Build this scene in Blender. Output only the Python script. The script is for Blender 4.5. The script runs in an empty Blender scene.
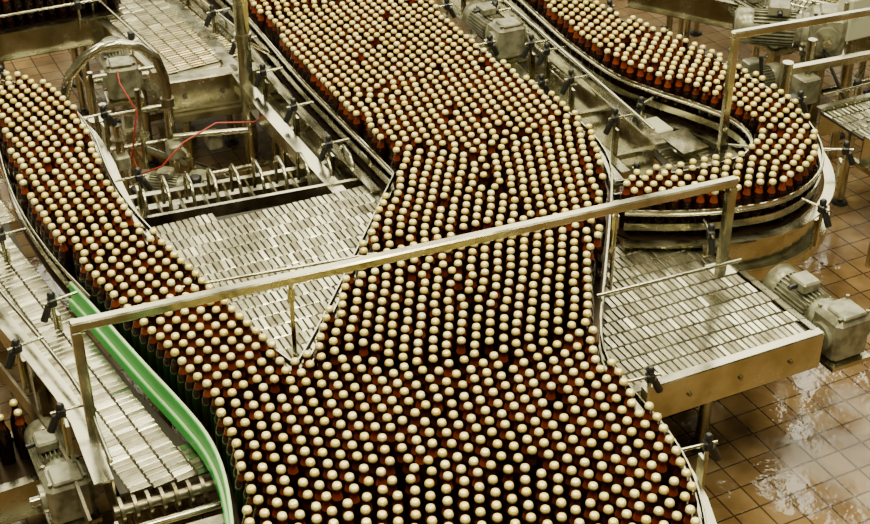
import bpy, math, random
import numpy as np
from mathutils import Vector, Matrix
random.seed(4); rng=np.random.default_rng(7)
FZ=0.35            # floor level in build coordinates (whole hall is shifted down to z=0 at the end)
BZ=1.10            # belt level
A=Vector((.447,-.894,0)); Bv=Vector((.894,.447,0)); UP=Vector((0,0,1))

# ------------------------------------------------------------------ materials
def mat(name, base, metal=0., rough=.5, noise=None, bump=0., coat=0., nscale=12., rvar=0.):
    m=bpy.data.materials.new(name); m.use_nodes=True; nt=m.node_tree; b=nt.nodes['Principled BSDF']
    b.inputs['Base Color'].default_value=(*base,1); b.inputs['Metallic'].default_value=metal
    b.inputs['Roughness'].default_value=rough; b.inputs['Coat Weight'].default_value=coat
    b.inputs['Coat Roughness'].default_value=.06
    if noise or bump or rvar:
        tc=nt.nodes.new('ShaderNodeTexCoord'); n=nt.nodes.new('ShaderNodeTexNoise')
        n.inputs['Scale'].default_value=nscale; n.inputs['Detail'].default_value=5
        nt.links.new(tc.outputs['Object'],n.inputs['Vector'])
        if noise:
            r=nt.nodes.new('ShaderNodeValToRGB'); r.color_ramp.elements[0].color=(*noise,1); r.color_ramp.elements[1].color=(*base,1)
            r.color_ramp.elements[0].position=.34; r.color_ramp.elements[1].position=.58
            nt.links.new(n.outputs['Fac'],r.inputs[0]); nt.links.new(r.outputs[0],b.inputs['Base Color'])
        if rvar:
            mr=nt.nodes.new('ShaderNodeMapRange'); mr.inputs['To Min'].default_value=max(.03,rough-rvar); mr.inputs['To Max'].default_value=rough+rvar
            mr.inputs['From Min'].default_value=.35; mr.inputs['From Max'].default_value=.65
            nt.links.new(n.outputs['Fac'],mr.inputs[0]); nt.links.new(mr.outputs[0],b.inputs['Roughness'])
        if bump:
            bp=nt.nodes.new('ShaderNodeBump'); bp.inputs['Strength'].default_value=bump; bp.inputs['Distance'].default_value=.01
            nt.links.new(n.outputs['Fac'],bp.inputs['Height']); nt.links.new(bp.outputs[0],b.inputs['Normal'])
    return m
STEEL=mat('stainless_steel',(.58,.56,.42),1,.22,noise=(.40,.38,.26),rvar=.08,nscale=7)
DSTEEL=mat('dirty_steel',(.32,.29,.20),1,.34,noise=(.14,.12,.07),nscale=9)
SLATS=[mat('chain_slat_steel_bright',(.60,.58,.43),1,.20,noise=(.44,.42,.29),nscale=14),
       mat('chain_slat_steel_mid',(.44,.42,.30),1,.26,noise=(.30,.28,.19),nscale=14),
       mat('chain_slat_steel_dull',(.31,.29,.20),1,.32,noise=(.19,.17,.11),nscale=14)]
GAP=mat('chain_underside',(.03,.024,.015),.4,.5)
BELTD=mat('wet_belt_steel',(.04,.024,.012),.8,.30)
BLACK=mat('black_plastic',(.010,.010,.010),0,.35)
GREEN=mat('green_guard_plastic',(.05,.50,.10),0,.35)
WHITE=mat('worn_white_plastic',(.62,.78,.46),0,.4)
PAINT=mat('motor_grey_paint',(.31,.31,.22),.4,.30,noise=(.14,.13,.085),nscale=18)
BOXP=mat('cabinet_cream_paint',(.50,.50,.38),0,.4)
RED=mat('red_cable_rubber',(.32,.03,.015),0,.4)
def rnd_color(m,c0,c1,rough,metal=0,coat=0):
    nt=m.node_tree; b=nt.nodes['Principled BSDF']
    at=nt.nodes.new('ShaderNodeAttribute'); at.attribute_name='rnd'
    r=nt.nodes.new('ShaderNodeValToRGB'); r.color_ramp.elements[0].color=(*c0,1); r.color_ramp.elements[1].color=(*c1,1)
    nt.links.new(at.outputs['Fac'],r.inputs[0]); nt.links.new(r.outputs[0],b.inputs['Base Color'])
    b.inputs['Roughness'].default_value=rough; b.inputs['Metallic'].default_value=metal; b.inputs['Coat Weight'].default_value=coat
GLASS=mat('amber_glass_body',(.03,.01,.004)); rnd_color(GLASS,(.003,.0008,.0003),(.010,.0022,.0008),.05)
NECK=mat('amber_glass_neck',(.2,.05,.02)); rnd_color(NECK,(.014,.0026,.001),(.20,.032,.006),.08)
CAP=mat('gold_crown_cap',(.8,.65,.3)); rnd_color(CAP,(.86,.70,.20),(.97,.88,.42),.22,metal=.45)

def floor_mat():
    m=bpy.data.materials.new('wet_brown_floor_tile'); m.use_nodes=True; nt=m.node_tree; b=nt.nodes['Principled BSDF']
    tc=nt.nodes.new('ShaderNodeTexCoord'); mp=nt.nodes.new('ShaderNodeMapping'); mp.inputs['Rotation'].default_value=(0,0,math.radians(-26.5))
    br=nt.nodes.new('ShaderNodeTexBrick'); br.offset=0.0
    br.inputs['Scale'].default_value=1; br.inputs['Brick Width'].default_value=.135; br.inputs['Row Height'].default_value=.135
    br.inputs['Mortar Size'].default_value=.005; br.inputs['Mortar Smooth'].default_value=.3
    br.inputs['Color1'].default_value=(.27,.175,.075,1); br.inputs['Color2'].default_value=(.19,.115,.048,1); br.inputs['Mortar'].default_value=(.06,.035,.015,1)
    n=nt.nodes.new('ShaderNodeTexNoise'); n.inputs['Scale'].default_value=2.3; n.inputs['Detail'].default_value=4
    n2=nt.nodes.new('ShaderNodeTexNoise'); n2.inputs['Scale'].default_value=5; n2.inputs['Detail'].default_value=4
    L=nt.links
    L.new(tc.outputs['Object'],mp.inputs[0]); L.new(mp.outputs[0],br.inputs['Vector'])
    L.new(tc.outputs['Object'],n.inputs['Vector']); L.new(tc.outputs['Object'],n2.inputs['Vector'])
    mx=nt.nodes.new('ShaderNodeMix'); mx.data_type='RGBA'; mx.blend_type='MULTIPLY'; mx.inputs[0].default_value=.75
    cr=nt.nodes.new('ShaderNodeValToRGB'); cr.color_ramp.elements[0].position=.36; cr.color_ramp.elements[0].color=(.42,.36,.28,1); cr.color_ramp.elements[1].position=.62
    L.new(n2.outputs['Fac'],cr.inputs[0]); L.new(br.outputs['Color'],mx.inputs[6]); L.new(cr.outputs[0],mx.inputs[7]); L.new(mx.outputs[2],b.inputs['Base Color'])
    mr=nt.nodes.new('ShaderNodeMapRange'); mr.inputs['From Min'].default_value=.42; mr.inputs['From Max'].default_value=.62; mr.inputs['To Min'].default_value=.06; mr.inputs['To Max'].default_value=.26
    L.new(n.outputs['Fac'],mr.inputs[0]); L.new(mr.outputs[0],b.inputs['Roughness'])
    b.inputs['Specular IOR Level'].default_value=.9
    ad=nt.nodes.new('ShaderNodeMath'); ad.operation='MULTIPLY_ADD'; ad.inputs[1].default_value=-.4
    L.new(br.outputs['Fac'],ad.inputs[0]); L.new(n2.outputs['Fac'],ad.inputs[2])
    bp=nt.nodes.new('ShaderNodeBump'); bp.inputs['Strength'].default_value=.5; bp.inputs['Distance'].default_value=.014
    L.new(ad.outputs[0],bp.inputs['Height']); L.new(bp.outputs[0],b.inputs['Normal'])
    return m
FLOOR=floor_mat()

# ------------------------------------------------------------------ mesh builder
class MB:
    def __init__(s): s.v=[]; s.f=[]; s.m=[]; s.sm=[]; s.mats=[]
    def mi(s,m):
        if m not in s.mats: s.mats.append(m)
        return s.mats.index(m)
    def add(s,vs,fs,m,smooth=False):
        o=len(s.v); s.v+= [tuple(p) for p in vs]; k=s.mi(m)
        for f in fs: s.f.append([o+i for i in f]); s.m.append(k); s.sm.append(smooth)
    def box(s,c,sz,m,ax=None,bev=0.):
        ax=ax or (A,Bv,UP); c=Vector(c); hx,hy,hz=[d/2 for d in sz]
        if bev<=0:
            vs=[c+ax[0]*(hx*i)+ax[1]*(hy*j)+ax[2]*(hz*k) for i in(-1,1) for j in(-1,1) for k in(-1,1)]
            s.add(vs,[(0,1,3,2),(4,6,7,5),(0,4,5,1),(2,3,7,6),(0,2,6,4),(1,5,7,3)],m); return
        def ring(hx,hy,z,b):
            pts=[(-hx+b,-hy),(hx-b,-hy),(hx,-hy+b),(hx,hy-b),(hx-b,hy),(-hx+b,hy),(-hx,hy-b),(-hx,-hy+b)]
            return [c+ax[0]*x+ax[1]*y+ax[2]*z for x,y in pts]
        vs=ring(hx-bev,hy-bev,-hz,bev*.5)+ring(hx,hy,-hz+bev,bev)+ring(hx,hy,hz-bev,bev)+ring(hx-bev,hy-bev,hz,bev*.5)
        fs=[[7-i for i in range(8)],[24+i for i in range(8)]]
        for r in range(3):
            for i in range(8): j=(i+1)%8; fs.append((r*8+i,r*8+j,(r+1)*8+j,(r+1)*8+i))
        s.add(vs,fs,m)
    def beam(s,p,q,w,h,m):
        p=Vector(p);q=Vector(q); d=(q-p); L=d.length; d/=L
        u=UP if abs(d.z)<.9 else A
        sd=d.cross(u).normalized(); u2=sd.cross(d).normalized()
        s.box((p+q)/2,(L,w,h),m,(d,sd,u2))
    def tube(s,path,r,m,n=10,radii=None):
        P=[Vector(p) for p in path]; K=len(P); T=[]
        for i in range(K):
            a=P[max(0,i-1)]; b=P[min(K-1,i+1)]; T.append((b-a).normalized())
        u=T[0].orthogonal().normalized(); vs=[]
        for i in range(K):
            u=(u-T[i]*u.dot(T[i])).normalized(); w=T[i].cross(u); rr=radii[i] if radii else r
            for k in range(n):
                a=2*math.pi*k/n; vs.append(P[i]+(u*math.cos(a)+w*math.sin(a))*rr)
        fs=[]
        for i in range(K-1):
            for k in range(n): k2=(k+1)%n; fs.append((i*n+k,i*n+k2,(i+1)*n+k2,(i+1)*n+k))
        s.add(vs,fs,m,True)
        s.add(vs[:n],[list(range(n))[::-1]],m); s.add(vs[-n:],[list(range(n))],m)
    def cyl(s,p,q,r,m,n=14,r2=None): s.tube([p,q],r,m,n,[r,r2 if r2 is not None else r])
    def sweep(s,pl,prof,m,closed=True):
        P=[Vector((p[0],p[1],0)) for p in pl]; K=len(P); n=len(prof); vs=[]
        for i in range(K):
            d1=(P[i]-P[i-1]).normalized() if i>0 else (P[1]-P[0]).normalized()
            d2=(P[i+1]-P[i]).normalized() if i<K-1 else d1
            n1=Vector((-d1.y,d1.x,0)); n2=Vector((-d2.y,d2.x,0)); b=(n1+n2)
            b=b.normalized() if b.length>1e-4 else n1
            k=1/max(.45,b.dot(n1))
            for lat,z in prof: vs.append(P[i]+b*(lat*k)+UP*z)
        fs=[]
        for i in range(K-1):
            for k in range(n if closed else n-1):
                k2=(k+1)%n; fs.append((i*n+k,(i+1)*n+k,(i+1)*n+k2,i*n+k2))
        fs.append(list(range(n))); fs.append([(K-1)*n+k for k in range(n)][::-1])
        s.add(vs,fs,m)
    def poly(s,pl,z,m,th=.01):
        n=len(pl); vs=[(p[0],p[1],z) for p in pl]+[(p[0],p[1],z-th) for p in pl]
        s.add(vs,[list(range(n)),[n+i for i in range(n)][::-1]]+[(i,n+i,n+(i+1)%n,(i+1)%n) for i in range(n)],m)
    def obj(s,name,parent=None):
        me=bpy.data.meshes.new(name); me.from_pydata(s.v,[],s.f); 
        for m in s.mats: me.materials.append(m)
        me.polygons.foreach_set('material_index',s.m); me.polygons.foreach_set('use_smooth',s.sm); me.update()
        o=bpy.data.objects.new(name,me); bpy.context.collection.objects.link(o)
        if parent: o.parent=parent
        return o
def empty(name):
    o=bpy.data.objects.new(name,None); bpy.context.collection.objects.link(o); return o
def rect(l0,l1,z0,z1): return [(l0,z0),(l0,z1),(l1,z1),(l1,z0)]
def chaikin(pl,it=2,closed=False):
    for _ in range(it):
        o=[]; n=len(pl)
        if not closed: o.append(pl[0])
        for i in range(n if closed else n-1):
            p=pl[i]; q=pl[(i+1)%n]
            o.append((p[0]*.75+q[0]*.25,p[1]*.75+q[1]*.25)); o.append((p[0]*.25+q[0]*.75,p[1]*.25+q[1]*.75))
        if not closed: o.append(pl[-1])
        pl=o
    return pl
def offset(pl,lat):
    P=[Vector((p[0],p[1],0)) for p in pl]; K=len(P); o=[]
    for i in range(K):
        d1=(P[i]-P[i-1]).normalized() if i>0 else (P[1]-P[0]).normalized()
        d2=(P[i+1]-P[i]).normalized() if i<K-1 else d1
        n1=Vector((-d1.y,d1.x,0)); b=n1+Vector((-d2.y,d2.x,0)); b=b.normalized(); k=1/max(.45,b.dot(n1))
        q=P[i]+b*(lat*k); o.append((q.x,q.y))
    return o
def inpoly(X,Y,pl):
    r=np.zeros(X.shape,bool); n=len(pl); j=n-1
    for i in range(n):
        xi,yi=pl[i]; xj,yj=pl[j]
        if yi!=yj:
            c=((yi>Y)!=(yj>Y))&(X<(xj-xi)*(Y-yi)/(yj-yi)+xi); r^=c
        j=i
    return r

# ------------------------------------------------------------------ track outlines (metres)
ML=[(-1.85,9.17),(-1.347,8.165),(-1.08,7.691),(-.724,6.889),(-.453,6.352),(-.20,5.86),(-.158,5.775),(-.175,5.70),(-.283,5.201),(-.412,4.617),(-.49,4.30)]
LI=[(-.530,4.23),(-.667,4.379),(-.889,4.688),(-1.237,5.184),(-1.431,5.478),(-1.569,5.758),(-1.724,6.166),(-1.892,6.477),(-2.096,6.691),(-2.40,6.80),(-3.0,6.88)]
LO=[(-3.0,6.57),(-2.439,6.512),(-2.261,6.386),(-2.149,6.187),(-1.969,5.71),(-1.807,5.389),(-1.598,5.053),(-1.394,4.784),(-1.097,4.366),(-.906,4.114),(-.769,3.91),(-.679,3.68),(-.61,3.33),(-.58,2.95)]
MR=[(.83,2.95),(.86,3.33),(.87,3.61),(.82,3.86),(.70,4.13),(.60,4.40),(.69,4.97),(.78,5.57),(.82,5.93),(.70,6.33),(.35,6.89),(.19,7.23),(-.02,7.69),(-.21,8.16),(-.71,9.17)]
RI=[(.0,9.1),(.49,8.08),(.63,7.69),(.78,7.29),(.99,6.86),(1.20,6.67),(1.39,6.52),(1.55,6.35),(1.61,6.14),(1.55,5.96),(1.42,5.86),(1.19,5.76),(.85,5.66)]
RO=[(.86,5.46),(1.10,5.45),(1.35,5.48),(1.57,5.55),(1.74,5.71),(1.84,5.91),(1.87,6.17),(1.82,6.48),(1.66,6.79),(1.41,7.15),(1.16,7.43),(.95,7.69),(.76,8.08),(.28,9.1)]
MAIN=chaikin(ML+LI+LO+MR,1,True); LOOP=chaikin(RI+RO,1,True)

# ------------------------------------------------------------------ bottles
def fill(poly,ctrl,sp=.0622,dmin=.0605,inset=.010,iters=45,drop=.016):
    Pn=np.array(poly); lo=Pn.min(0)-.1; hi=Pn.max(0)+.1; C=np.array([c[:2] for c in ctrl]); pts=[]
    for k,(cx,cy,dx,dy) in enumerate(ctrl):
        L=math.hypot(dx,dy); dx/=L; dy/=L; R=4.5
        ii=np.arange(-int(R/sp),int(R/sp)); 
        I,J=np.meshgrid(ii,ii); U=I*sp+(J%2)*sp/2; W=J*sp*.8660
        X=cx+U*dx-W*dy; Y=cy+U*dy+W*dx; X=X.ravel();Y=Y.ravel()
        k_ok=(X>lo[0])&(X<hi[0])&(Y>lo[1])&(Y<hi[1]); X=X[k_ok];Y=Y[k_ok]
        d=((X[:,None]-C[:,0])**2+(Y[:,None]-C[:,1])**2); ok=(d.argmin(1)==k)&inpoly(X,Y,poly)
        pts.append(np.stack([X[ok],Y[ok]],1))
    p=np.concatenate(pts); p=p[rng.random(len(p))>drop]; p+=rng.normal(0,.0055,p.shape)
    a=Pn; b=np.roll(Pn,-1,0); e=b-a; el=(e**2).sum(1)
    for it in range(iters):
        if it%6==0:
            q=p.astype(np.float32); d=((q[:,None,:]-q[None,:,:])**2).sum(2); I,J=np.where((d<.085**2)); s=I<J; I=I[s];J=J[s]
        dv=p[I]-p[J]; dist=np.sqrt((dv**2).sum(1))+1e-9; ov=np.maximum(0,dmin-dist)*.5; mv=dv/dist[:,None]*ov[:,None]*.9
        np.add.at(p,I,mv); np.add.at(p,J,-mv)
        t=np.clip(((p[:,None,:]-a)*e).sum(2)/el,0,1); cp=a+t[...,None]*e; dd=((p[:,None,:]-cp)**2).sum(2); k=dd.argmin(1)
        c=cp[np.arange(len(p)),k]; ds=np.sqrt(dd[np.arange(len(p)),k]); ins=inpoly(p[:,0],p[:,1],poly)
        nrm=np.stack([-e[k,1],e[k,0]],1)/np.sqrt(el[k])[:,None]
        bad=(~ins)|(ds<inset); p[bad]=c[bad]+nrm[bad]*inset
    q=p; d=((q[:,None,:]-q[None,:,:])**2).sum(2); I,J=np.where(d<.054**2); kill=set()
    for i,j in zip(I,J):
        if i<j and i not in kill and j not in kill: kill.add(j)
    return np.delete(p,list(kill),0)
PROF=[(.0,.029),(.006,.0300),(.128,.0300),(.150,.0265),(.168,.0195),(.185,.0155),(.2125,.0137),(.2130,.0172),(.2200,.0168),(.2270,.0146),(.2296,.0112),(.2306,.0060)]
def bottles(name,p,z,N=12):
    n=len(p); K=len(PROF); an=np.arange(N)*2*math.pi/N
    ring=np.array([[r*math.cos(t),r*math.sin(t),zz] for zz,r in PROF for t in an]+[[0,0,.2310]])
    m=len(ring); ph=rng.normal(0,.03,(n,2)); V=ring[None].repeat(n,0)
    V=V.copy(); V[:,:,0]+=V[:,:,2]*ph[:,0:1]*.25; V[:,:,1]+=V[:,:,2]*ph[:,1:2]*.25; V[:,:,2]-= (ring[None,:,0]*ph[:,0:1]+ring[None,:,1]*ph[:,1:2])*(ring[None,:,2]/.231)
    V=(V+np.concatenate([p,np.full((n,1),z)],1)[:,None,:]).reshape(-1,3)
    q=[];mi=[]
    for k in range(K-1):
        for i in range(N): j=(i+1)%N; q.append((k*N+i,k*N+j,(k+1)*N+j,(k+1)*N+i)); mi.append(0 if k<4 else (1 if k<6 else 2))
    tr=[((K-1)*N+i,(K-1)*N+(i+1)%N,K*N) for i in range(N)]
    Q=(np.array(q)[None]+(np.arange(n)*m)[:,None,None]).reshape(-1,4).tolist(); T=(np.array(tr)[None]+(np.arange(n)*m)[:,None,None]).reshape(-1,3).tolist()
    me=bpy.data.meshes.new(name); me.from_pydata(V.tolist(),[],Q+T)
    for x in (GLASS,NECK,CAP): me.materials.append(x)
    me.polygons.foreach_set('material_index',np.concatenate([np.tile(mi,n),np.full(n*N,2)]).astype(np.int32))
    me.polygons.foreach_set('use_smooth',np.ones(len(Q)+len(T),bool))
    at=me.attributes.new('rnd','FLOAT','POINT'); at.data.foreach_set('value',np.repeat(rng.random(n),m).astype(np.float32))
    me.update(); o=bpy.data.objects.new(name,me); bpy.context.collection.objects.link(o); return o
ctrlM=[(-1.0,8.3,.447,-.894),(-.4,7.0,.447,-.894),(.15,6.3,.3,-.95),(.5,5.7,.05,-1),(.05,5.5,-.12,-1),(.3,4.8,-.1,-1),(-.1,4.6,-.05,-1),(-.35,3.9,.35,-.94),(.4,3.9,.2,-1),(.1,3.3,.05,-1),(-.9,4.6,.60,-.80),(-1.6,5.5,.50,-.86),(-2.0,6.3,.6,-.8),(-2.6,6.68,1,-.05)]
pm=fill(MAIN,ctrlM)
ctrlR=[(.4,8.4,.4,-.9),(.85,7.4,.5,-.85),(1.3,6.9,.65,-.75),(1.7,6.4,.4,-.9),(1.7,5.9,-.5,-.85),(1.4,5.65,-.9,-.25),(1.0,5.55,-1,0)]
pr=fill(LOOP,ctrlR)
pl_=[]
for i in range(24):
    for j in range(3):
        q=Vector((-3.3,7.46,0))+Bv*(i*.064+random.uniform(0,.004))+Vector((-.447,.894,0))*(j*.063)+Bv*(.03*(j%2)); pl_.append((q.x,q.y))
pb=[(-1.72,4.30),(-1.655,4.335),(-1.79,4.28),(-1.69,4.40),(-1.76,4.37),(-1.85,4.25),(-1.83,4.33)]
bottles('beer_bottles',np.concatenate([pm,pr,np.array(pl_)]),BZ+.002)
o2=bottles('beer_bottles',np.array(pb),.752)

# ------------------------------------------------------------------ slat chains
def slats(B,poly,z,du,pitch=.031,width=.083,inset=0):
    du=Vector((du[0],du[1],0)).normalized(); dw=Vector((-du.y,du.x,0)); o=Vector((poly[0][0],poly[0][1],0))
    us=[(Vector((p[0],p[1],0))-o).dot(du) for p in poly]; ws=[(Vector((p[0],p[1],0))-o).dot(dw) for p in poly]
    lane={}
    for a in range(int(min(us)/pitch)-1,int(max(us)/pitch)+2):
        for b in range(int(min(ws)/width)-1,int(max(ws)/width)+2):
            if b not in lane: lane[b]=random.uniform(0,pitch)
            c=o+du*((a+.5)*pitch+lane[b])+dw*((b+.5)*width)
            if not inpoly(np.array([c.x]),np.array([c.y]),poly)[0]: continue
            tu=random.gauss(0,.045); tw=random.gauss(0,.02); hu=pitch/2-.0008; hw=width/2-.0016; e=.0045
            m=random.choices(SLATS,(3,4,3))[0]
            def P(x,y,dz): return c+du*x+dw*y+UP*(z+dz+x*tu+y*tw)
            vs=[P(-hu,-hw,-.004),P(hu,-hw,-.004),P(hu,hw,-.004),P(-hu,hw,-.004),P(-hu+e,-hw+e,0),P(hu-e,-hw+e,0),P(hu-e,hw-e,0),P(-hu+e,hw-e,0)]
            B.add(vs,[(4,5,6,7),(0,1,5,4),(1,2,6,5),(2,3,7,6),(3,0,4,7)],m)
    B.poly(poly,z-.006,GAP,.012)

def bracket(B,p,out,h=.16,z=BZ):
    """guide-rail bracket: post on the frame, clamp rod to the rail, black knob"""
    p=Vector((p[0],p[1],0)); out=Vector((out[0],out[1],0)).normalized(); sd=Vector((-out.y,out.x,0))
    q=p+out*.12
    B.box(q+UP*(z-.03),(.05,.012,.16),STEEL,(sd,out,UP))
    B.cyl(q+UP*(z-.10)+out*.012,q+UP*(z+h-.03)+out*.012,.009,STEEL,8)
    B.cyl(p+out*.02+UP*(z+.11),q+out*.05+UP*(z+.11),.007,STEEL,8)
    B.box(q+out*.012+UP*(z+.105),(.034,.036,.042),BLACK,(sd,out,UP),.006)
    h-=.03
    B.tube([q+out*.012+UP*(z+h-.01),q+out*.012+UP*(z+h+.003),q+out*.012+UP*(z+h+.018),q+out*.012+UP*(z+h+.026)],.02,BLACK,10,[.008,.017,.017,.009])
    B.cyl(q+out*.03+UP*(z+.09),q+out*.06+UP*(z+.03),.016,BLACK,8)
def along(pl,step,start=.1):
    P=[Vector((p[0],p[1],0)) for p in pl]; s=start; acc=0; out=[]
    for i in range(len(P)-1):
        d=P[i+1]-P[i]; L=d.length
        while s<=acc+L and L>0:
            t=(s-acc)/L; dn=d/L; out.append((P[i]+d*t,Vector((-dn.y,dn.x,0)))); s+=step
        acc+=L
    return out
def guide(B,pl,brk=.45,start=.15,strip=STEEL,tall=0):
    B.sweep(pl,rect(-.030,-.036,BZ+.05,BZ+.085),strip)
    B.tube([(p[0],p[1],BZ+.135) for p in offset(pl,-.035)],.007,STEEL,6)
    if tall: B.sweep(pl,rect(-.030,-.035,BZ+.125,BZ+.155),strip)
    if brk:
        for p,n in along(pl,brk,start): bracket(B,p-n*.03,-n)
def sideframe(B,pl,o=-.06,z0=.92,z1=1.115,fl=.045):
    B.sweep(pl,rect(o,o-.006,z0,z1),STEEL); B.sweep(pl,rect(o-.006,o-fl,z1-.012,z1),STEEL); B.sweep(pl,rect(o-.006,o-fl,z0,z0+.01),STEEL)
def leg(B,x,y,z1=.93,w=.05,z0=None):
    z0=FZ if z0 is None else z0
    B.cyl((x,y,z0+.03),(x,y,z1),w/2,STEEL,12); B.cyl((x,y,z0),(x,y,z0+.02),w*1.1,BLACK,14,w*.9); B.cyl((x,y,z0+.02),(x,y,z0+.1),w*.3,DSTEEL,8)

# ---- main accumulation conveyor
conv=empty('bottle_accumulation_conveyor')
B=MB(); B.poly(chaikin(offset(ML+LI+LO+MR,-.035),1,True),BZ,BELTD,.012); B.obj('belt_bed',conv)
B=MB(); vl=chaikin(ML+LI[:7],2); guide(B,vl,0,tall=1)
MLt=ML[:5]+[(-.21,5.88)]
for p,n in along(offset(MLt,-.03),.46,1.0): bracket(B,p,-n)
sideframe(B,MLt)
o=offset(MLt,-.24); B.sweep(o,rect(0,-.012,.99,1.09),STEEL); B.sweep(o,rect(.05,-.02,1.08,1.092),STEEL); B.sweep(offset(MLt,-.15),rect(.03,-.03,1.0,1.01),DSTEEL)
for p,n in along(MLt,.42,1.1): B.beam(p-n*.06+UP*1.04,p-n*.25+UP*1.04,.03,.03,STEEL)
lup=chaikin(LI[4:],2); guide(B,lup,.7,.3); sideframe(B,chaikin(LI[4:],1))
B.obj('guide_rails_centre',conv)
B=MB(); guide(B,chaikin(LO[:8],2),.6,1.3)
gl=chaikin([(-1.50,4.925)]+LO[7:],2)
B.sweep(gl,rect(-.038,-.052,BZ-.01,BZ+.115),GREEN); B.sweep(gl,rect(-.052,-.066,BZ-.01,BZ+.035),GREEN)
B.sweep(gl,rect(-.039,-.049,BZ+.115,BZ+.120),WHITE); B.sweep(gl,rect(-.053,-.062,BZ+.035,BZ+.039),WHITE)
B.obj('green_side_guard',conv)
B=MB(); guide(B,chaikin(MR,2),0,tall=1)
for p,n in along(chaikin(MR[:6],1),.42,.45): bracket(B,p-n*.03,-n)
sideframe(B,chaikin(MR[:6],1)); sideframe(B,chaikin(MR[8:],1))
for p,n in along(MR[9:],.6,.5): bracket(B,p-n*.03,-n)
B.obj('guide_rails_right',conv)
B=MB()
for x,y in [(.55,3.5),(-.4,3.5),(-.3,6.3),(.6,6.2),(-.8,7.3),(.1,7.1),(-1.3,8.3),(-.4,8.3),(-.5,4.6),(.5,4.6),(-1.5,6.0),(-1.95,6.4),(-1.2,4.85)]: leg(B,x,y)
for (a,b) in [((-.3,6.3),(.6,6.2)),((-.8,7.3),(.1,7.1)),((-.4,3.5),(.55,3.5)),((-.8,7.3),(-.3,6.3))]: B.beam((*a,.62),(*b,.62),.04,.04,STEEL)
B.obj('support_legs',conv)

# ---- left outfeed chain beside the green guard
lc=empty('side_chain_conveyor')
B=MB(); seg=[(-2.149,6.187)]+LO[4:11]
inner=offset(seg,-.07); outer=offset(seg,-.30); outer[-1]=(-1.13,3.76); outer[-2]=(-1.22,3.93); inner[-1]=(-.80,3.90)
slats(B,inner+outer[::-1],BZ-.03,(.56,-.83)); B.obj('chain',lc)
B=MB(); op=chaikin(outer[:-1]+[(-1.15,3.78)],1)
B.sweep(op,rect(0,-.008,.86,BZ+.02),STEEL); B.sweep(op,rect(-.008,-.07,BZ+.01,BZ+.02),STEEL); B.tube([(p[0],p[1],BZ+.10) for p in op],.009,STEEL,8)
B.sweep(offset(op,-.10),rect(0,-.012,.88,.96),DSTEEL)
for p,n in along(op,.50,.3): bracket(B,p+n*.03,-n,.15)
e0=Vector((-1.15,3.72,0)); e1=Vector((-.74,3.90,0)); dn=A
for k,(dz,dd,r,mm) in enumerate([(-.09,.00,.028,DSTEEL),(-.11,.09,.018,STEEL),(-.16,.17,.030,DSTEEL),(-.20,.27,.018,STEEL)]):
    B.cyl(e0+dn*dd+UP*(BZ+dz),e1+dn*dd+UP*(BZ+dz),r,mm,12)
for k in range(9):
    c=e0.lerp(e1,(k+.5)/9); B.cyl(c-Bv*.006+UP*(BZ-.09),c+Bv*.006+UP*(BZ-.09),.055,DSTEEL,12)
B.beam(e0+dn*.12+UP*.98-Bv*.02,e0+dn*.8+UP*.98-Bv*.02,.012,.2,STEEL); B.beam(e1+dn*.05+UP*.94,e1+dn*.7+UP*.94,.012,.16,STEEL)
B.beam(e0+dn*.22+UP*1.03,e1+dn*.22+UP*1.03,.05,.03,STEEL)
B.beam(e0+dn*.42+UP*.95,e1+dn*.42+UP*.95,.06,.04,DSTEEL)
B.beam(e0+dn*.34+UP*.84,e1+dn*.34+UP*.84,.4,.01,GAP)
for x,y in [(-1.2,3.95),(-1.75,4.95),(-2.3,5.8)]: leg(B,x,y,.9)
B.box((-1.68,4.74,.90),(.26,.015,.30),BOXP); B.box((-1.61,4.58,.82),(.08,.10,.44),STEEL,None,.01); B.box((-1.86,5.05,.88),(.16,.02,.22),STEEL)
B.obj('frame',lc)

# ---- centre transfer chain (triangular visible bed)
tc=empty('centre_transfer_chain_conveyor')
TRI=[(-1.40,5.50),(-.22,5.94),(-.24,5.75),(-.33,5.2),(-.46,4.62),(-.53,4.30),(-.72,4.52),(-.93,4.80)]
B=MB(); slats(B,TRI,BZ-.004,Bv); B.obj('chain',tc)
B=MB()
f0=Vector((-1.42,5.60,0)); f1=Vector((-.24,6.04,0)); ff=(f1-f0).normalized(); fb=Vector((-ff.y,ff.x,0))
B.beam(f0+UP*1.06,f1+UP*1.06,.02,.08,STEEL); B.beam(f0+fb*.34+UP*1.0,f1+fb*.34+UP*1.0,.03,.05,STEEL)
L=(f1-f0).length; nH=11
for k in range(nH):
    c=f0+ff*((k+.5)*L/nH)
    B.beam(c+UP*1.0,c+fb*.33+UP*.97,.010,.035,DSTEEL)
    d=c+ff*.03
    B.tube([d+fb*.08+UP*.93,d+fb*.08+UP*1.08,d+fb*.10+UP*1.13,d+fb*.14+UP*1.155,d+fb*.24+UP*1.16,d+fb*.28+UP*1.14,d+fb*.30+UP*1.10,d+fb*.30+UP*.98],.0095,STEEL,8)
    B.cyl(d+fb*.08+UP*1.0,d+fb*.08+UP*1.03,.018,BLACK,8)
B.cyl(f0+fb*.08+UP*.93,f1+fb*.08+UP*.93,.035,DSTEEL,12); B.cyl(f0+fb*.25+UP*.90,f1+fb*.25+UP*.90,.02,STEEL,10)
B.beam(f0+fb*.42+UP*.88,f1+fb*.42+UP*.88,.05,.05,STEEL)
leg(B,-1.3,6.0); leg(B,-.5,6.3); leg(B,-1.0,5.3)
B.obj('comb_transfer',tc)

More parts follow.
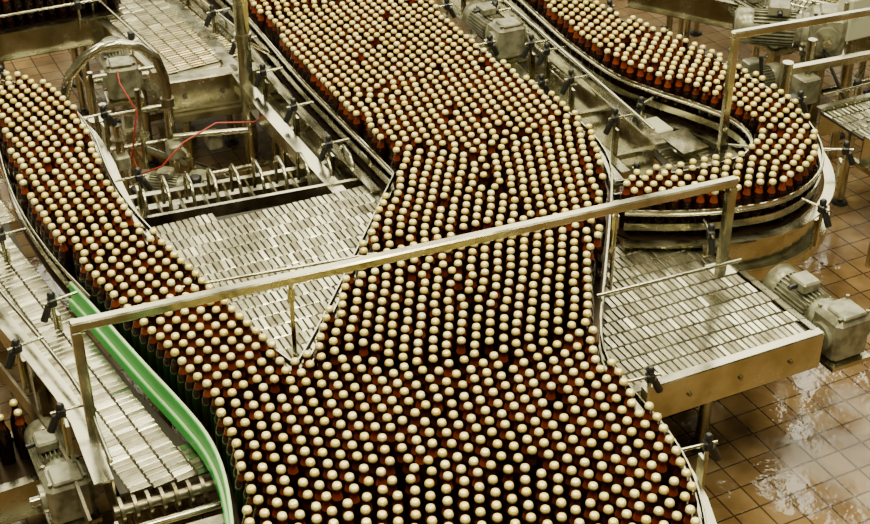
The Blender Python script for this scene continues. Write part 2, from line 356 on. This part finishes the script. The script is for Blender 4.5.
# ---- right transfer chain bed
rc=empty('wide_transfer_chain_conveyor')
q0=Vector((.66,4.30,0)); q1=Vector((1.56,4.73,0)); q2=Vector((1.15,5.54,0))
RB=[(.64,4.29),(1.56,4.73),(1.15,5.54),(.80,5.40),(.73,4.97)]
B=MB(); slats(B,RB,1.085,(q1-q0).normalized())
ax=(q2-q1); LL=ax.length; ax.normalize(); on=Vector((ax.y,-ax.x,0)); R=.075
for i in range(5):
    a=math.radians(12+i*28); 
    for k in range(int(LL/.083)):
        c=q1+ax*((k+.5)*.083)+on*(.012+math.sin(a)*R)+UP*(1.085-R+math.cos(a)*R); tn=on*math.cos(a)-UP*math.sin(a); nn=on*math.sin(a)+UP*math.cos(a)
        B.box(c,(.079,.036,.006),SLATS[(i+k)%3],(ax,tn,nn))
B.cyl(q1+UP*1.0+on*.01,q2+UP*1.0+on*.01,.066,GAP,16)
B.obj('chain',rc)
B=MB(); dd=(q1-q0).normalized()
s0=Vector((.66,4.262,0)); s1=s0+dd*1.06
B.beam(s0+UP*.995,s1+UP*.995,.008,.17,STEEL); B.beam(s0+UP*1.083-A*.02,s1+UP*1.083-A*.02,.04,.006,STEEL); B.beam(s0+UP*.912-A*.02,s1+UP*.912-A*.02,.04,.006,STEEL)
B.beam(q2+UP*.995,q2-dd*.4+UP*.995,.008,.17,STEEL)
B.beam(q1+on*.02+UP*.90,q2+on*.02+UP*.90,.04,.05,DSTEEL)
for k in range(4): B.cyl(s0+dd*(.15+k*.25)+UP*.99+A*.004,s0+dd*(.15+k*.25)+UP*.99+A*.012,.010,DSTEEL,8)
leg(B,1.20,4.86,.95,.055); leg(B,.80,4.55,.95,.055); leg(B,1.1,5.4,.95,.055); B.beam((1.20,4.86,.6),(1.1,5.4,.6),.04,.04,STEEL)
B.obj('frame',rc)

# ---- right loop conveyor
rl=empty('curved_loop_conveyor')
B=MB(); B.poly(chaikin(offset(RI+RO,-.035),1,True),BZ,BELTD,.012); B.obj('belt_bed',rl)
B=MB(); ri=chaikin(RI,2); ro=chaikin(RO,2)
guide(B,ri,.75,1.2,tall=1); guide(B,ro,.5,.35,tall=1); sideframe(B,ro,-.06,.93,1.115,.05); sideframe(B,ri)
B.sweep(offset(ro,-.10),rect(0,-.008,.88,.95),STEEL)
for x,y in [(1.75,5.8),(1.2,5.5),(1.75,6.5),(1.2,7.2),(.75,7.9),(.5,7.9),(1.3,6.1),(.98,6.6)]: leg(B,x,y)
i0=Vector((.18,8.6,0)); i1=Vector((1.12,6.28,0)); idr=(i1-i0).normalized(); ib=Vector((-idr.y,idr.x,0))
B.beam(i0+UP*1.03,i1+UP*1.03,.01,.2,STEEL); B.beam(i0+ib*.03+UP*1.13,i1+ib*.03+UP*1.13,.06,.01,STEEL); B.beam(i0-ib*.03+UP*.93,i1-ib*.03+UP*.93,.06,.01,STEEL)
B.beam(i0-ib*.16+UP*.98,i1-ib*.16+UP*.98,.05,.06,STEEL)
B.tube([i0-ib*.02+UP*1.22,i1-ib*.02+UP*1.22],.009,STEEL,8)
for k in range(5):
    c=i0+idr*(.30+k*.50); bracket(B,c,-ib,.17); B.beam(c+UP*.98,c-ib*.18+UP*.98,.03,.03,STEEL)
slats(B,[(.25,8.55),(.43,8.05),(.57,7.66),(.72,7.26),(.93,6.81),(1.14,6.62),(1.34,6.46),(1.48,6.31),(1.52,6.14),(1.47,6.03),(1.36,5.95),(1.22,6.02),(1.13,6.28)],1.06,idr)
B.box((1.27,6.33,1.12),(.22,.16,.012),STEEL); B.box((1.16,6.52,1.11),(.16,.10,.03),BOXP,None,.006)
B.obj('frame',rl)

# ------------------------------------------------------------------ handrails
B=MB(); h0=Vector((-1.28,4.05,1.6)); h1=Vector((1.24,5.08,1.6)); hd=(h1-h0).normalized(); hs=Vector((-hd.y,hd.x,0))
B.box((h0+h1)/2,((h1-h0).length+.04,.040,.040),STEEL,(hd,hs,UP),.006)
for p in (h0,h1):
    zb=.90 if p is h0 else 1.16
    B.box(Vector((p.x,p.y,(1.6+zb)/2-.01)),(.040,.040,1.6-zb-.02),STEEL,(hd,hs,UP),.005); B.box(Vector((p.x,p.y,zb)),(.10,.10,.012),STEEL,(hd,hs,UP))
for t,zb in ((h0.lerp(h1,.293),1.22),(h0.lerp(h1,.80),1.2)):
    B.cyl(Vector((t.x,t.y,zb)),t,.009,STEEL,8); B.cyl(Vector((t.x,t.y,1.50)),Vector((t.x,t.y,1.56)),.015,STEEL,8)
B.cyl((-1.05,4.78,1.27),(-.25,5.04,1.27),.008,STEEL,8); B.cyl((.66,4.72,1.27),(1.30,4.99,1.27),.008,STEEL,8)
B.obj('conveyor_handrail')
B=MB(); g0=Vector((1.42,6.13,1.8)); g1=g0+Vector((.933,.36,0))*2.4; gd=(g1-g0).normalized(); gs=Vector((-gd.y,gd.x,0))
B.box((g0+g1)/2,((g1-g0).length+.04,.036,.036),STEEL,(gd,gs,UP),.006)
B.box(Vector((g0.x,g0.y,1.44)),(.036,.036,.70),STEEL,(gd,gs,UP),.005); B.box(Vector((g1.x,g1.y,1.07)),(.036,.036,1.44),STEEL,(gd,gs,UP),.005)
B.box(Vector((g0.x,g0.y,1.08)),(.1,.1,.012),STEEL); 
B.obj('conveyor_handrail')

# ------------------------------------------------------------------ gear motors
def gearmotor(name,pos,axis,sc=1.,mount=None):
    pos=Vector(pos); ax=Vector(axis).normalized(); sd=UP.cross(ax).normalized(); up=ax.cross(sd).normalized(); B=MB()
    S=lambda a,b,c: pos+ax*(a*sc)+sd*(b*sc)+up*(c*sc)
    B.box(S(0,0,0),(.17*sc,.18*sc,.20*sc),PAINT,(ax,sd,up),.02*sc)
    B.box(S(-.02,0,.105),(.11*sc,.12*sc,.02*sc),PAINT,(ax,sd,up),.006)
    B.cyl(S(.08,0,0),S(.11,0,0),.085*sc,PAINT,20); B.cyl(S(.11,0,0),S(.13,0,0),.07*sc,PAINT,20)
    B.cyl(S(.13,0,0),S(.34,0,0),.068*sc,PAINT,20)
    for k in range(28):
        a=2*math.pi*k/28; rd=sd*math.cos(a)+up*math.sin(a); B.box(S(.235,0,0)+rd*.075*sc,(.19*sc,.005*sc,.02*sc),PAINT,(ax,rd.cross(ax),rd))
    B.tube([S(.33,0,0),S(.345,0,0),S(.40,0,0),S(.415,0,0)],.08,PAINT,22,[.082*sc,.086*sc,.086*sc,.062*sc]); B.cyl(S(.414,0,0),S(.417,0,0),.045*sc,BLACK,16)
    B.box(S(.22,.02,.105),(.10*sc,.09*sc,.05*sc),PAINT,(ax,sd,up),.008)
    B.cyl(S(.22,.065,.105),S(.22,.10,.10),.012*sc,BLACK,8)
    for s in(-1,1): B.cyl(S(0,.09*s,0),S(0,.11*s,0),.06*sc,PAINT,18); B.cyl(S(0,.11*s,0),S(0,.15*s,0),.022*sc,STEEL,12)
    for i in(-1,1):
        for j in(-1,1): B.cyl(S(.06*i,.07*j,.10),S(.06*i,.07*j,.112),.009*sc,DSTEEL,6)
    B.box(S(0,0,-.11),(.2*sc,.2*sc,.02*sc),STEEL,(ax,sd,up))
    if mount is not None: B.beam(S(0,0,-.11),Vector((S(0,0,-.11).x,S(0,0,-.11).y,mount)),.05,.05,STEEL)
    return B.obj(name)
gearmotor('gear_motor',(1.73,4.86,1.0),-A,1.05)
gearmotor('gear_motor',(-1.40,4.00,.86),-A,.95)
gearmotor('gear_motor',(-1.74,7.08,1.12),(-.3,.9,0),1.0,FZ)
gearmotor('gear_motor',(.42,7.62,1.12),-A,1.0)
gearmotor('gear_motor',(2.25,7.50,1.22),(-.9,.15,0),1.25,FZ)
gearmotor('gear_motor',(2.10,7.95,1.05),-A,1.1,FZ)
gearmotor('gear_motor',(.30,8.05,1.05),(.3,.9,0),.9,FZ)
gearmotor('gear_motor',(-1.30,6.72,.62),(-.9,.2,0),.85,FZ)
gearmotor('gear_motor',(1.72,7.62,.80),(.9,.4,0),1.0,FZ)

# ------------------------------------------------------------------ background conveyors
def straight(name,p0,p1,w,z,slat=True,hh=.17,legs=3,railz=None):
    p0=Vector((*p0,0)); p1=Vector((*p1,0)); d=(p1-p0); L=d.length; d.normalize(); n=Vector((-d.y,d.x,0)); B=MB()
    pl=[(p0+n*w/2),(p0-n*w/2),(p1-n*w/2),(p1+n*w/2)]; pl=[(p.x,p.y) for p in pl]
    if slat: slats(B,pl,z,d)
    else: B.poly(pl,z,BELTD)
    for s in(-1,1):
        o=n*(s*(w/2+.006)); B.beam(p0+o+UP*(z-hh/2+.015),p1+o+UP*(z-hh/2+.015),.008,hh,STEEL); B.beam(p0+o+n*s*.02+UP*(z+.012),p1+o+n*s*.02+UP*(z+.012),.04,.006,STEEL); B.beam(p0+o+n*s*.02+UP*(z-hh+.015),p1+o+n*s*.02+UP*(z-hh+.015),.04,.006,STEEL)
        if railz: B.tube([p0+o+UP*(z+railz),p1+o+UP*(z+railz)],.008,STEEL,8)
        for k in range(legs):
            q=p0+d*(L*(k+.5)/legs)+o; leg(B,q.x,q.y,z-hh+.02,.045)
            if railz: B.cyl(q+UP*(z-.05)+n*s*.03,q+UP*(z+railz+.02)+n*s*.03,.008,STEEL,8); B.box(q+UP*(z+railz)+n*s*.03,(.035,.035,.05),BLACK,(d,n,UP),.005)
    for k in range(legs):
        q=p0+d*(L*(k+.5)/legs); B.beam(q-n*w/2+UP*(FZ+.3),q+n*w/2+UP*(FZ+.3),.03,.03,STEEL)
    B.cyl(p1-n*w/2+UP*(z-.06),p1+n*w/2+UP*(z-.06),.05,DSTEEL,14)
    return B.obj(name)
straight('chain_conveyor',(-2.35,9.0),(-1.33,7.36),.52,1.08,legs=3,railz=.12)
straight('bottle_infeed_conveyor',(-3.35,7.50),(-2.0,8.17),.27,BZ,False,legs=3,railz=.11)
straight('chain_conveyor',(1.35,8.75),(3.4,7.55),.34,1.08,legs=4,railz=.12)
straight('chain_conveyor',(1.5,9.4),(3.9,8.2),.40,1.12,legs=4,railz=.14)
straight('chain_conveyor',(2.2,6.75),(3.6,7.45),.34,1.0,legs=3,railz=.1)
straight('lower_bottle_conveyor',(-2.3,3.98),(-1.62,4.34),.26,.75,False,legs=2)
B=MB(); hx=(Vector((.35,-.93,0)),Vector((.93,.35,0)),UP)
B.box(Vector((-1.19,7.23,1.0)),(.10,.66,.20),STEEL,hx,.008)
B.box(Vector((-1.19,7.17,.88)),(.06,.62,.04),DSTEEL,hx); leg(B,-1.42,7.15,.92); leg(B,-.95,7.33,.92)
for k in range(3): B.cyl(Vector((-1.40+k*.2,7.09+k*.075,1.0)),Vector((-1.396+k*.2,7.08+k*.075,1.0)),.012,DSTEEL,8)
B.obj('steel_end_housing')
B=MB(); B.cyl((-1.05,7.08,FZ),(-1.05,7.08,3.6),.040,STEEL,18); B.cyl((-1.05,7.08,FZ),(-1.05,7.08,FZ+.02),.09,STEEL,18); B.cyl((-1.05,7.08,1.35),(-1.05,7.08,1.39),.048,STEEL,18); B.cyl((-1.05,7.08,1.35),(-.9,7.2,1.2),.010,STEEL,8); B.obj('support_pole')
B=MB(); B.tube([(-1.99,6.75,FZ),(-1.99,6.75,1.05),(-1.985,6.755,1.16),(-1.94,6.775,1.28),(-1.86,6.80,1.37),(-1.77,6.84,1.415),(-1.67,6.87,1.42),(-1.58,6.91,1.385),(-1.51,6.95,1.30),(-1.48,6.97,1.18),(-1.48,6.98,.9),(-1.48,6.98,FZ)],.028,STEEL,14)
B.cyl((-1.48,6.98,1.0),(-1.48,6.98,1.05),.038,DSTEEL,14); B.cyl((-1.48,6.98,.8),(-1.35,6.75,.8),.02,STEEL,10); B.obj('arched_pipe')
B=MB()
B.tube([(-1.70,6.9,.75),(-1.62,6.7,.72),(-1.48,6.65,.80),(-1.36,6.7,.92),(-1.2,6.85,.96),(-1.0,6.9,.94),(-.88,6.85,1.02),(-.84,6.8,.9)],.005,RED,8)
B.tube([(-1.74,7.0,1.2),(-1.70,6.85,1.2),(-1.62,6.82,1.05),(-1.66,6.75,.8),(-1.70,6.9,.75)],.005,RED,8); B.obj('red_cable')
B=MB()
for (a,b,r) in [((-1.45,6.9,.85),(-1.05,6.98,.85),.018),((-1.72,6.75,FZ),(-1.72,6.75,1.0),.025),((-1.95,6.9,.95),(-1.45,7.1,.95),.02),((-1.8,7.5,FZ+.12),(-.9,6.9,FZ+.12),.03),((-1.6,6.5,.7),(-.7,6.75,.7),.02),((-.85,6.9,FZ),(-.85,6.9,.95),.022),
    ((-1.6,6.5,FZ),(-1.6,6.5,.72),.022),((-1.72,6.75,.6),(-.95,7.05,.6),.018),((-1.3,6.62,.7),(-1.3,6.62,FZ),.018),((-1.55,6.3,.55),(-.6,6.6,.55),.025),((-1.9,7.2,.9),(-1.9,7.2,FZ),.022),
    ((-1.9,6.95,1.18),(-1.55,7.1,1.18),.012),((-1.86,6.88,.6),(-1.86,6.88,1.25),.014),((-1.62,6.88,.5),(-1.62,6.88,1.15),.014),((-1.9,6.9,.75),(-1.5,7.05,.75),.016)]: B.cyl(a,b,r,STEEL,12)
for q in [(-1.72,6.75),(-1.25,7.0),(-1.45,6.88)]: B.box((q[0],q[1],.78),(.10,.08,.09),PAINT,None,.01)
for q in [(-1.72,6.75,.9),(-1.62,6.88,.85),(-1.86,6.88,.95)]: B.cyl(Vector(q),Vector(q)+UP*.02,.045,STEEL,14)
for q in [(-1.60,6.5,.72),(-1.3,6.62,.72)]: B.tube([Vector(q),Vector(q)+UP*.03,Vector(q)+UP*.035],.03,BLACK,10,[.03,.035,.02])
B.obj('pipework')
B=MB(); B.box((2.42,7.50,1.32),(.12,.22,.26),BOXP,None,.01); B.cyl((2.44,7.58,FZ),(2.44,7.58,1.2),.03,STEEL,12); B.box((2.392,7.446,1.32),(.012,.18,.22),STEEL); B.cyl((2.38,7.42,1.36),(2.37,7.40,1.36),.018,BLACK,10); B.obj('control_box')
B=MB(); B.cyl((1.9,6.9,FZ),(1.9,6.9,1.3),.03,STEEL,12); B.cyl((2.35,6.35,FZ),(2.35,6.35,1.15),.022,STEEL,12); B.beam((1.9,6.9,1.25),(2.9,7.3,1.25),.04,.04,STEEL); B.cyl((2.9,7.3,FZ),(2.9,7.3,1.25),.03,STEEL,12); B.box((1.95,6.95,1.0),(.1,.14,.12),BLACK,None,.01)
B.cyl((2.1,7.2,FZ),(2.1,7.2,1.3),.025,STEEL,12); B.box((2.1,7.2,1.0),(.12,.12,.16),PAINT,None,.01); B.cyl((2.1,7.2,.7),(2.5,7.4,.7),.02,DSTEEL,10)
B.cyl((1.62,7.55,.62),(2.9,8.15,.62),.022,STEEL,12); B.cyl((1.62,7.55,FZ),(1.62,7.55,1.0),.022,STEEL,12); B.box((1.62,7.55,1.02),(.09,.09,.08),BLACK,None,.01)
B.tube([(1.85,7.3,1.15),(1.88,7.25,.9),(1.98,7.2,.7),(2.1,7.15,.75),(2.15,7.2,.95)],.012,BLACK,8); B.tube([(2.2,7.4,1.2),(2.35,7.2,.9),(2.55,7.15,.8),(2.7,7.3,.9)],.010,BLACK,8); B.obj('pipe_stand')
B=MB(); B.cyl((2.45,5.75,FZ+.05),(2.2,5.72,FZ+.10),.035,BLACK,12); B.cyl((2.5,5.8,FZ+.04),(2.5,5.8,FZ+.22),.02,STEEL,10); B.box((2.5,5.8,FZ+.02),(.14,.14,.04),DSTEEL,None,.006); B.obj('floor_drain_valve')

# ------------------------------------------------------------------ floor
B=MB(); B.add([(-9,-3,FZ),(9,-3,FZ),(9,17,FZ),(-9,17,FZ)],[(0,1,2,3)],FLOOR); B.obj('floor')

# ------------------------------------------------------------------ lights
def area(name,loc,target,sx,sy,power,col):
    l=bpy.data.lights.new(name,'AREA'); l.shape='RECTANGLE'; l.size=sx; l.size_y=sy; l.energy=power; l.color=col
    o=bpy.data.objects.new(name,l); o.location=loc; o.rotation_euler=(Vector(target)-Vector(loc)).to_track_quat('-Z','Y').to_euler(); bpy.context.collection.objects.link(o)
W=(1,.92,.60)
for x in (-3.2,0,3.2):
    for y in (2.5,6.5): area('ceiling_light',(x,y,7.5),(x,y,0),.6,2.2,270,W)
for i,x in enumerate((-6.6,-4.0,-1.4,1.2,3.8,6.4)):
    area('skylight_window',(x,13.5,7.2),(x*.6,5.5,1.0),1.7,6.2,205,(1,.95,.70))
area('warm_bay_lamp',(.9,7.0,5.4),(.45,5.3,1.2),.9,.9,28,(1,.66,.18))
w=bpy.data.worlds.new('hall_ambient'); bpy.context.scene.world=w; w.use_nodes=True
w.node_tree.nodes['Background'].inputs[0].default_value=(1,.91,.58,1); w.node_tree.nodes['Background'].inputs[1].default_value=.20

# ------------------------------------------------------------------ camera
cam=bpy.data.objects.new('camera',bpy.data.cameras.new('camera')); bpy.context.collection.objects.link(cam)
cam.location=(0,0,4.5); cam.rotation_euler=(math.radians(57),0,0); cam.data.sensor_width=36; cam.data.lens=36*1400/870
bpy.context.scene.camera=cam
for o in bpy.context.scene.objects:
    if o.parent is None: o.location.z-=FZ
